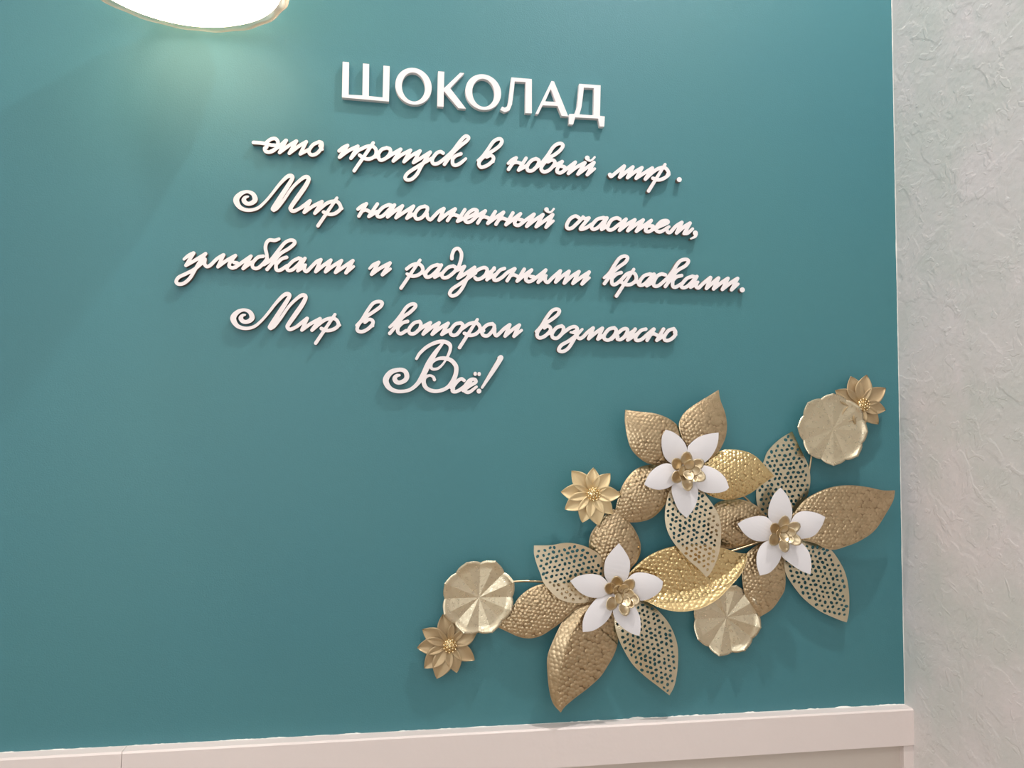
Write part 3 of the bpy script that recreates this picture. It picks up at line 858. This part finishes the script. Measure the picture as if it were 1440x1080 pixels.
leaf(flA, 'perf', PX, [(993.3, 811.8), (983.7, 801), (968.9, 788), (954, 771.5), (943.9, 757.5), (937.5, 743), (935, 727), (936.7, 709), (942, 690), (955, 672), (968, 664), (981, 676), (991.7, 694.8), (1001.9, 709), (1010, 723), (1013.7, 739.6), (1014, 753), (1012.5, 771), (1007, 790), (999, 806), (993.3, 811.8)],
     cA, hfun(hA + 0.004, 0.026, 0.012, -0.008), m_perf)
Ac = [((178, 316), (225, 330), (280, 370), (318, 425), (328, 480), (335, 560), (310, 590), (260, 570), (205, 542), (168, 500), (150, 430), (153, 360), (178, 316)),
      ((543, 335), (470, 345), (400, 370), (345, 415), (327, 450), (322, 540), (340, 590), (380, 585), (430, 555), (485, 508), (522, 450), (540, 390), (543, 335)),
      ((615, 715), (590, 650), (540, 600), (480, 570), (430, 562), (370, 580), (330, 600), (350, 650), (380, 700), (410, 730), (460, 750), (530, 752), (590, 738), (615, 715)),
      ((322, 925), (270, 875), (235, 800), (218, 730), (235, 680), (290, 620), (330, 600), (365, 640), (392, 700), (402, 750), (393, 810), (365, 870), (322, 925)),
      ((28, 693), (65, 620), (120, 570), (180, 548), (235, 560), (300, 590), (320, 620), (270, 660), (235, 690), (190, 718), (130, 730), (70, 717), (28, 693))]
for k, pl in enumerate(Ac): petal(flA, P2, pl, cA, hA + 0.020 + 0.0012 * k, 0.012)
rosette(flA, P2, [(322, 522, 6), (262, 556, 5.8), (392, 560, 5.8), (398, 632, 6), (262, 640, 5.8), (328, 685, 5.6)], [(340, 565, 5.4), (298, 600, 5), (375, 598, 5), (335, 620, 5.2), (300, 640, 4), (368, 645, 4)], (330, 603), hA + 0.043)

# --- lower left flower
cB = np.array([873.0, 833.0]); hB = 0.029
flB = hub(cB, hB - 0.006, 0.03, 'large_flower', 'lower left large flower with five white petals and six gold leaves')
leaf(flB, 'ham', P6, [(880, 85), (820, 130), (755, 205), (710, 270), (693, 340), (700, 390), (760, 450), (840, 600), (900, 660), (960, 640), (1010, 540), (1055, 485), (1082, 420), (1082, 340), (1050, 260), (1010, 200), (950, 135), (880, 85)],
     cB, hfun(hB - 0.002, 0.006, 0.020, -0.016, basec=-0.01), m_gold, amp=0.0022)
leaf(flB, 'perf', P6, [(275, 362), (400, 360), (520, 342), (620, 355), (700, 385), (770, 430), (800, 490), (850, 600), (890, 680), (840, 730), (740, 780), (650, 797), (560, 797), (470, 770), (400, 710), (345, 640), (325, 580), (298, 510), (276, 430), (275, 362)],
     cB, hfun(hB + 0.001, 0.006, 0.008, 0.014), m_perf)
leaf(flB, 'ham', PX, [(698, 881), (705, 870), (714, 861), (722, 852), (729, 841), (739, 831.7), (750.6, 824.9), (764, 821), (785, 819), (815, 824), (850, 832), (862, 842), (840, 848), (815, 854), (799, 866), (788, 876), (777, 884), (762, 893.5), (746.7, 897.6), (731, 896), (715.6, 889.5), (698, 881)],
     cB, hfun(hB - 0.004, -0.004, 0.026, -0.022), m_gold, amp=0.0024)
leaf(flB, 'ham', P7, [(455, 937), (400, 870), (370, 760), (357, 600), (362, 520), (390, 440), (440, 330), (490, 240), (570, 150), (650, 110), (780, 60), (860, 70), (850, 150), (855, 260), (872, 350), (868, 430), (840, 520), (800, 590), (740, 680), (640, 770), (560, 830), (485, 895), (455, 937)],
     cB, lambda u, v: hB - 0.002 + 0.020 * u + 0.020 * np.sin(math.pi * np.clip(u, 0, 1)) - 0.050 * np.clip(v, 0, 2) - 0.030 * np.clip(-v, 0, 2) ** 1.3, m_gold,
     mid=[(650, 190), (570, 300), (500, 450), (450, 640), (438, 760), (442, 860)], amp=lambda u, v: np.where(v > 0, 0.0007, 0.0030), spacing=6.8)
leaf(flB, 'perf', P7, [(1242, 812), (1150, 740), (1060, 670), (970, 580), (900, 460), (860, 360), (845, 280), (850, 180), (870, 80), (920, 60), (1000, 105), (1080, 140), (1150, 190), (1230, 280), (1280, 380), (1303, 480), (1300, 620), (1278, 740), (1242, 812)],
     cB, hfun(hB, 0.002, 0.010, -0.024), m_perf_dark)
leaf(flB, 'ham', P8, [(925, 208), (860, 203), (800, 185), (740, 165), (600, 140), (480, 138), (380, 150), (280, 175), (180, 220), (100, 280), (50, 330), (-20, 400), (-60, 480), (-20, 540), (60, 550), (160, 575), (260, 620), (360, 645), (460, 647), (580, 620), (700, 552), (790, 462), (870, 370), (912, 280), (925, 208)],
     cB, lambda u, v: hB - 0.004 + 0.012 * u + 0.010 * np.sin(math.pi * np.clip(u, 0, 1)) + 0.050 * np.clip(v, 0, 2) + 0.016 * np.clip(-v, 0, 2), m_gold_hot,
     mid=[(200, 500), (400, 500), (560, 462), (720, 385), (830, 305)], amp=lambda u, v: np.where(v > 0.24, 0.0004, np.where(v > 0, 0.0020, 0.0026)), spacing=6.6)
Bc = [((920, 345), (860, 410), (820, 470), (808, 540), (815, 600), (850, 660), (920, 720), (960, 660), (990, 600), (1003, 540), (1000, 470), (962, 400), (920, 345)),
      ((1255, 635), (1200, 595), (1120, 570), (1050, 570), (1000, 600), (960, 660), (930, 720), (990, 750), (1060, 780), (1130, 775), (1200, 740), (1243, 692), (1255, 635)),
      ((1075, 1050), (1085, 990), (1080, 910), (1050, 840), (1010, 790), (950, 740), (900, 760), (875, 850), (890, 920), (940, 980), (1010, 1028), (1075, 1050)),
      ((645, 1020), (645, 950), (665, 880), (710, 810), (770, 750), (840, 728), (920, 720), (895, 780), (870, 860), (840, 920), (790, 970), (720, 1010), (645, 1020)),
      ((550, 633), (600, 600), (680, 580), (760, 585), (805, 610), (850, 660), (910, 720), (840, 730), (780, 757), (710, 757), (640, 730), (590, 685), (550, 633))]
for k, pl in enumerate(Bc): petal(flB, P6, pl, cB, hB + 0.024 + 0.0012 * k, 0.010)
rosette(flB, P6, [(908, 655, 6.2), (860, 692, 5.6), (990, 672, 6), (1015, 768, 6.2), (872, 800, 5.8), (962, 838, 5.4)], [(912, 705, 5), (955, 700, 5.4), (985, 730, 5), (925, 760, 5), (965, 775, 5.2), (1000, 800, 4)], (945, 740), hB + 0.045)

# --- right flower
cC = np.array([1100.0, 750.0]); hC = 0.029
flC = hub(cC, hC - 0.006, 0.03, 'large_flower', 'right large flower with five white petals and five gold leaves')
leaf(flC, 'perf', P3, [(440, 25), (370, 70), (310, 130), (285, 190), (262, 270), (245, 350), (250, 420), (275, 470), (330, 540), (385, 590), (430, 510), (480, 440), (520, 380), (538, 300), (530, 220), (500, 150), (470, 90), (440, 25)],
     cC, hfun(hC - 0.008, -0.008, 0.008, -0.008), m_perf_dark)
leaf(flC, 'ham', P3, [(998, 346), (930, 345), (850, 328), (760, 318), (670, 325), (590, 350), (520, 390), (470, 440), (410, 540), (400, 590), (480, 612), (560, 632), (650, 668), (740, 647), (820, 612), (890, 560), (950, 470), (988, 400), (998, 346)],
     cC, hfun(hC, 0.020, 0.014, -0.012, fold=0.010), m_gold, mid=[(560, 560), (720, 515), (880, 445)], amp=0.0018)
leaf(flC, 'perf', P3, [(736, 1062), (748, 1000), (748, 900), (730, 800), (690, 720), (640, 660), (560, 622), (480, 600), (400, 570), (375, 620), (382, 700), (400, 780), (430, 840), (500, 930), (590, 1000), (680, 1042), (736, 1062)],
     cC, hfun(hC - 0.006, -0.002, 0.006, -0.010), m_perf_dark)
leaf(flC, 'ham', P3, [(265, 1032), (215, 960), (180, 900), (168, 800), (180, 710), (230, 655), (320, 610), (380, 600), (390, 700), (403, 800), (400, 880), (375, 930), (330, 990), (265, 1032)],
     cC, hfun(hC - 0.006, -0.004, 0.014, -0.010), m_gold, amp=0.0019)
leaf(flC, 'ham', P3, [(-15, 500), (20, 425), (70, 400), (140, 393), (200, 405), (260, 440), (320, 510), (385, 580), (330, 620), (240, 632), (150, 655), (90, 662), (30, 640), (-5, 580), (-15, 500)],
     cC, hfun(hC - 0.006, -0.002, 0.012, -0.014), m_gold, amp=0.0018)
Cc = [((378, 330), (340, 370), (315, 430), (310, 480), (325, 530), (360, 575), (395, 590), (420, 540), (438, 490), (438, 440), (417, 380), (378, 330)),
      ((620, 490), (570, 467), (500, 458), (455, 480), (425, 530), (395, 570), (420, 595), (450, 604), (500, 608), (560, 590), (600, 540), (620, 490)),
      ((540, 803), (543, 740), (530, 680), (490, 630), (440, 600), (395, 585), (378, 640), (383, 700), (420, 735), (480, 777), (540, 803)),
      ((265, 808), (248, 750), (250, 690), (275, 640), (320, 612), (390, 590), (387, 640), (383, 690), (365, 740), (320, 790), (265, 808)),
      ((143, 527), (190, 500), (250, 485), (300, 490), (335, 525), (385, 580), (370, 600), (320, 612), (280, 622), (230, 615), (180, 580), (143, 527))]
for k, pl in enumerate(Cc): petal(flC, P3, pl, cC, hC + 0.024 + 0.0012 * k, 0.010)
rosette(flC, P3, [(397, 525, 6), (352, 556, 5.8), (445, 550, 5.8), (452, 612, 5.6), (347, 610, 6), (397, 640, 5.6)], [(398, 560, 5), (372, 580, 4.6), (425, 575, 5), (398, 595, 5.2), (420, 605, 4.4)], (398, 583), hC + 0.045)


# --- scalloped discs
def disc(crop, centre, cusps, h0, hr, material, rimk=0.010, plk=0.0029, label=None):
    c = cv(crop, [centre])[0]; Q = cv(crop, cusps)
    ang = np.arctan2(Q[:, 1] - c[1], Q[:, 0] - c[0]); rad = np.hypot(*(Q - c).T)
    o_ = np.argsort(ang); ang = ang[o_]; rad = rad[o_]
    n = len(ang)
    V = []; Fc = []; nr, na = 14, 9

    def surf(k, s, t, half):
        a0 = ang[k]; a1 = ang[(k + 1) % n] + (2 * math.pi if k == n - 1 else 0)
        r0 = rad[k]; r1 = rad[(k + 1) % n]
        am = (a0 + a1) / 2; rm = (r0 + r1) / 2 * 0.912
        if half == 0: A = a0 + (am - a0) * s; Rr = r0 * (0.965 + 0.05 * math.exp(-s * 5) * t ** 3) * (1 - s) + rm * s; pl = (1 - s)
        else: A = am + (a1 - am) * s; Rr = r1 * (0.965 + 0.05 * math.exp(-(1 - s) * 5) * t ** 3) * s + rm * (1 - s); pl = s
        Rr *= 1 + 0.034 * math.sin(math.pi * s) ** 0.8 * t ** 4
        hh = h0 + (hr - h0) * t ** 1.3 + plk * (pl * 2 - 1) * t + rimk * max(0, t - 0.86) * (0.25 + 0.75 * pl) * 7.0
        return c[0] + Rr * t * math.cos(A), c[1] + Rr * t * math.sin(A), hh
    for side in (0, 1):
        for k in range(n):
            for half in (0, 1):
                b = len(V)
                pts = np.array([surf(k, j / na, i / nr, half) for i in range(nr + 1) for j in range(na + 1)])
                W = at(pts[:, 0], pts[:, 1], pts[:, 2]); W[:, 1] += 0.0013 * side
                V += W.tolist()
                for i in range(nr):
                    for j in range(na):
                        f = (b + i * (na + 1) + j, b + (i + 1) * (na + 1) + j, b + (i + 1) * (na + 1) + j + 1, b + i * (na + 1) + j + 1)
                        Fc.append(f if side == 0 else f[::-1])
    half_n = len(V) // 2
    blk = (nr + 1) * (na + 1)
    for q in range(2 * n):
        for j in range(na):
            a = q * blk + nr * (na + 1) + j
            Fc.append((a, a + half_n, a + 1 + half_n, a + 1))
    o = make('scalloped_disc', V, Fc, material, root, [True] * len(Fc))
    if label: o['label'] = label
    p = at(c[0], c[1], h0)
    tube('disc_post', [(p[0], 0.0, p[2]), (p[0], -h0, p[2])], 0.005, m_bronze, o, n=10)
    return o


disc(P5, (560, 378), [(465, 115), (685, 105), (825, 262), (805, 480), (660, 645), (445, 655), (295, 510), (300, 275)], 0.030, 0.036, m_disc, label='pale gold scalloped disc at the left end')
disc(P4, (485, 630), [(485, 295), (245, 380), (150, 610), (255, 862), (490, 975), (720, 885), (812, 655), (735, 420)], 0.030, 0.036, m_disc, label='pale gold scalloped disc at the upper right end')
disc(P8, (765, 692), [(548, 560), (550, 860), (710, 985), (905, 945), (1026, 770), (985, 560), (840, 450), (680, 440), ], 0.012, 0.018, m_disc, plk=0.0045, label='pale gold scalloped disc under the long gold leaf')


# --- small flowers
def small_flower(crop, centre, tips, h0, material, label, wid=0.43):
    c = cv(crop, [centre])[0]; Q = cv(crop, tips)
    p = at(c[0], c[1], h0)
    # the part's own mesh: domed middle with a cluster of beads, and the stud that holds it to the wall
    V = []; Fc = []

    def blob(cx, cy, cz, r, nu=8, nv=5, sy=1.0):
        b = len(V)
        for j in range(nv + 1):
            th = math.pi * j / nv
            for i in range(nu):
                a = 2 * math.pi * i / nu
                V.append((cx + r * math.sin(th) * math.cos(a), cy - r * sy * math.cos(th), cz + r * math.sin(th) * math.sin(a)))
        for j in range(nv):
            for i in range(nu):
                Fc.append((b + j * nu + i, b + j * nu + (i + 1) % nu, b + (j + 1) * nu + (i + 1) % nu, b + (j + 1) * nu + i))
    blob(p[0], -h0 - 0.006, p[2], 0.017, 16, 8, 0.55)
    for ring, cnt in ((0, 1), (0.0082, 6), (0.0160, 11)):
        for k in range(cnt):
            a = 2 * math.pi * k / cnt + ring * 40
            blob(p[0] + ring * math.cos(a), -h0 - 0.0190 + ring * 0.22, p[2] + ring * math.sin(a), 0.0034)
    b = len(V)
    for k in range(10):
        a = 2 * math.pi * k / 10
        V.append((p[0] + 0.005 * math.cos(a), 0.0, p[2] + 0.005 * math.sin(a))); V.append((p[0] + 0.005 * math.cos(a), -h0, p[2] + 0.005 * math.sin(a)))
    for k in range(10):
        Fc.append((b + 2 * k, b + 2 * k + 1, b + 2 * ((k + 1) % 10) + 1, b + 2 * ((k + 1) % 10)))
    fl = make('small_flower', V, Fc, m_bead, root, [True] * len(Fc)); fl['label'] = label
    for q, tp in enumerate(Q):
        d = tp - c; L = np.hypot(*d); t = d / L; s = np.array([-t[1], t[0]])
        nu, nv = 14, 10
        pts = []
        for i in range(nu + 1):
            u = i / nu
            wdt = L * wid * (0.26 * (1 - u) ** 1.5 + 0.96 * max(0.0, math.sin(math.pi * u ** 1.05)) ** 0.9)
            for j in range(nv + 1):
                v = -1 + 2 * j / nv
                pos = c + t * L * (0.04 + 0.96 * u) + s * wdt * 0.62 * v
                # boat shaped: raised edges, furrow in the middle, tip curling up a little
                hh = h0 + 0.0010 * (q % 2) + 0.010 * math.sin(math.pi * u * 0.9) - 0.006 * u + 0.008 * u ** 4 + (0.0055 * v * v + 0.0022 * max(0, 0.3 - abs(v))) * math.sin(math.pi * min(1, u * 1.02)) + 0.0030 * abs(v)
                pts.append((pos[0], pos[1], hh))
        pts = np.array(pts)
        W = at(pts[:, 0], pts[:, 1], pts[:, 2]); W2 = W.copy(); W2[:, 1] += 0.0022
        n = len(W); VV = np.vstack([W, W2]); FF = []
        for i in range(nu):
            for j in range(nv):
                a = i * (nv + 1) + j; f = (a, a + 1, a + nv + 2, a + nv + 1)
                FF.append(f); FF.append(tuple(x + n for x in f[::-1]))
        per = [j for j in range(nv + 1)] + [i * (nv + 1) + nv for i in range(1, nu + 1)] + [nu * (nv + 1) + j for j in range(nv - 1, -1, -1)] + [i * (nv + 1) for i in range(nu - 1, 0, -1)]
        for a, b_ in zip(per, per[1:] + per[:1]): FF.append((b_, a, a + n, b_ + n))
        make('petal', VV, FF, material, fl, [True] * len(FF))
    return fl


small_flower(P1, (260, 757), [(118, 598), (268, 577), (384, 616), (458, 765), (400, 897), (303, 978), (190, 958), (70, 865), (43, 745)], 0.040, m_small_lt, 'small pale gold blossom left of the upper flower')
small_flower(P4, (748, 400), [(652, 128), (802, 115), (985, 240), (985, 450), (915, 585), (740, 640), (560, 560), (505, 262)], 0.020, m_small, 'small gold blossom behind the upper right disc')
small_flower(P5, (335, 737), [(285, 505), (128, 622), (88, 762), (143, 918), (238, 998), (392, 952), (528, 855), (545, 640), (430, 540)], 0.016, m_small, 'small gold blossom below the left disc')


# --- rods that tie the pieces together
def rod(pts, label=None):
    P = [at(x, y, h) for x, y, h in pts]
    tube('connecting_rod', P, 0.0028, m_gold, root, n=10, label=label)


rod([(673, 826, 0.022), (722, 818, 0.024), (766, 818.5, 0.024), (820, 826, 0.024), (868, 833, 0.026)])
rod([(880, 832, 0.024), (950, 800, 0.022), (1026, 776, 0.026), (1063, 764, 0.026), (1098, 751, 0.026)])
rod([(1165, 605, 0.022), (1148, 622, 0.020), (1141, 641, 0.018), (1136, 672, 0.016), (1122, 710, 0.018), (1102, 748, 0.026)])
rod([(970, 662, 0.034), (1020, 682, 0.018), (1047, 699, 0.015), (1061, 713, 0.015), (1098, 748, 0.026)])
rod([(836, 696, 0.030), (880, 690, 0.026), (920, 675, 0.028), (964, 660, 0.040)])
rod([(1170, 600, 0.022), (1190, 585, 0.014), (1208, 570, 0.014)])
rod([(672, 842, 0.022), (650, 880, 0.012), (634, 904, 0.012)])
rod([(1022, 868, 0.008), (1050, 840, 0.008), (1075, 800, 0.010), (1098, 753, 0.020)])


# ------------------------------------------------------------------ pendant lamp
def lathe(name, cx, cy, prof, material, parent, n=64, flute=0.0, nf=24, thick=0.0):
    V = []; Fc = []
    for r, z in prof:
        for k in range(n):
            a = 2 * math.pi * k / n
            rr = r * (1 + flute * math.cos(nf * a))
            V.append((cx + rr * math.cos(a), cy + rr * math.sin(a), z))
    for p in range(len(prof) - 1):
        for k in range(n):
            a = p * n + k; b = p * n + (k + 1) % n
            Fc.append((a, b, b + n, a + n))
    return make(name, V, Fc, material, parent, [True] * len(Fc))


m_shade = bpy.data.materials.new('clear_ribbed_glass'); m_shade.use_nodes = True
nt = m_shade.node_tree; nt.nodes.clear()
no = nt.nodes.new('ShaderNodeOutputMaterial'); tr = nt.nodes.new('ShaderNodeBsdfTransparent'); tl = nt.nodes.new('ShaderNodeBsdfTranslucent')
gl = nt.nodes.new('ShaderNodeBsdfGlossy'); gl.inputs['Roughness'].default_value = 0.05
tr.inputs[0].default_value = (0.97, 0.95, 0.92, 1); tl.inputs[0].default_value = (0.95, 0.90, 0.82, 1)
ma = nt.nodes.new('ShaderNodeMixShader'); ma.inputs[0].default_value = 0.5
lw = nt.nodes.new('ShaderNodeLayerWeight'); lw.inputs[0].default_value = 0.12; mb = nt.nodes.new('ShaderNodeMixShader')
nt.links.new(tr.outputs[0], ma.inputs[1]); nt.links.new(tl.outputs[0], ma.inputs[2])
nt.links.new(lw.outputs['Fresnel'], mb.inputs[0]); nt.links.new(ma.outputs[0], mb.inputs[1]); nt.links.new(gl.outputs[0], mb.inputs[2])
nt.links.new(mb.outputs[0], no.inputs[0])
m_glow = mat('lit_diffuser', (1, 1, 1), 0.4, emit=((1.0, 0.76, 0.53), 5.5))
m_cord = mat('white_cord', (0.8, 0.8, 0.78), 0.5)
LD = 0.26
lc = at(246, -33, LD)
LX, LY, LZ = float(lc[0]), -LD, float(lc[2])
RL = 0.236
lamp = bpy.data.objects.new('pendant_lamp', None); lamp.location = (LX, LY, LZ); col.objects.link(lamp)
tag(lamp, 'lit round pendant lamp with a glass rim at the top left', 'lamp')
lathe('lamp_shade', LX, LY, [(RL * 1.0, LZ), (RL * 1.03, LZ + 0.004), (RL * 1.04, LZ + 0.02), (RL * 0.98, LZ + 0.07), (RL * 0.8, LZ + 0.12), (RL * 0.45, LZ + 0.155), (0.03, LZ + 0.17), (0.03, LZ + 0.166), (RL * 0.43, LZ + 0.150), (RL * 0.77, LZ + 0.115), (RL * 0.94, LZ + 0.068), (RL * 0.985, LZ + 0.02), (RL * 0.97, LZ + 0.006), (RL, LZ)], m_shade, lamp, n=144, flute=0.008, nf=18)
lathe('diffuser', LX, LY, [(0.0005, LZ - 0.022), (RL * 0.3, LZ - 0.021), (RL * 0.6, LZ - 0.016), (RL * 0.86, LZ - 0.006), (RL * 0.955, LZ + 0.008), (RL * 0.94, LZ + 0.035), (RL * 0.74, LZ + 0.085), (RL * 0.4, LZ + 0.115), (0.0005, LZ + 0.12)], m_glow, lamp)
lathe('lamp_cord', LX, LY, [(0.0005, LZ + 0.16), (0.004, LZ + 0.16), (0.004, CEIL - 0.02), (0.0005, CEIL - 0.02)], m_cord, lamp, n=12)
lathe('ceiling_rose', LX, LY, [(0.0005, CEIL), (0.06, CEIL), (0.055, CEIL - 0.02), (0.01, CEIL - 0.03), (0.0005, CEIL - 0.03)], m_cord, lamp, n=32)
print('XC', XC, 'ZL', ZL, 'lamp', LX, LY, LZ)
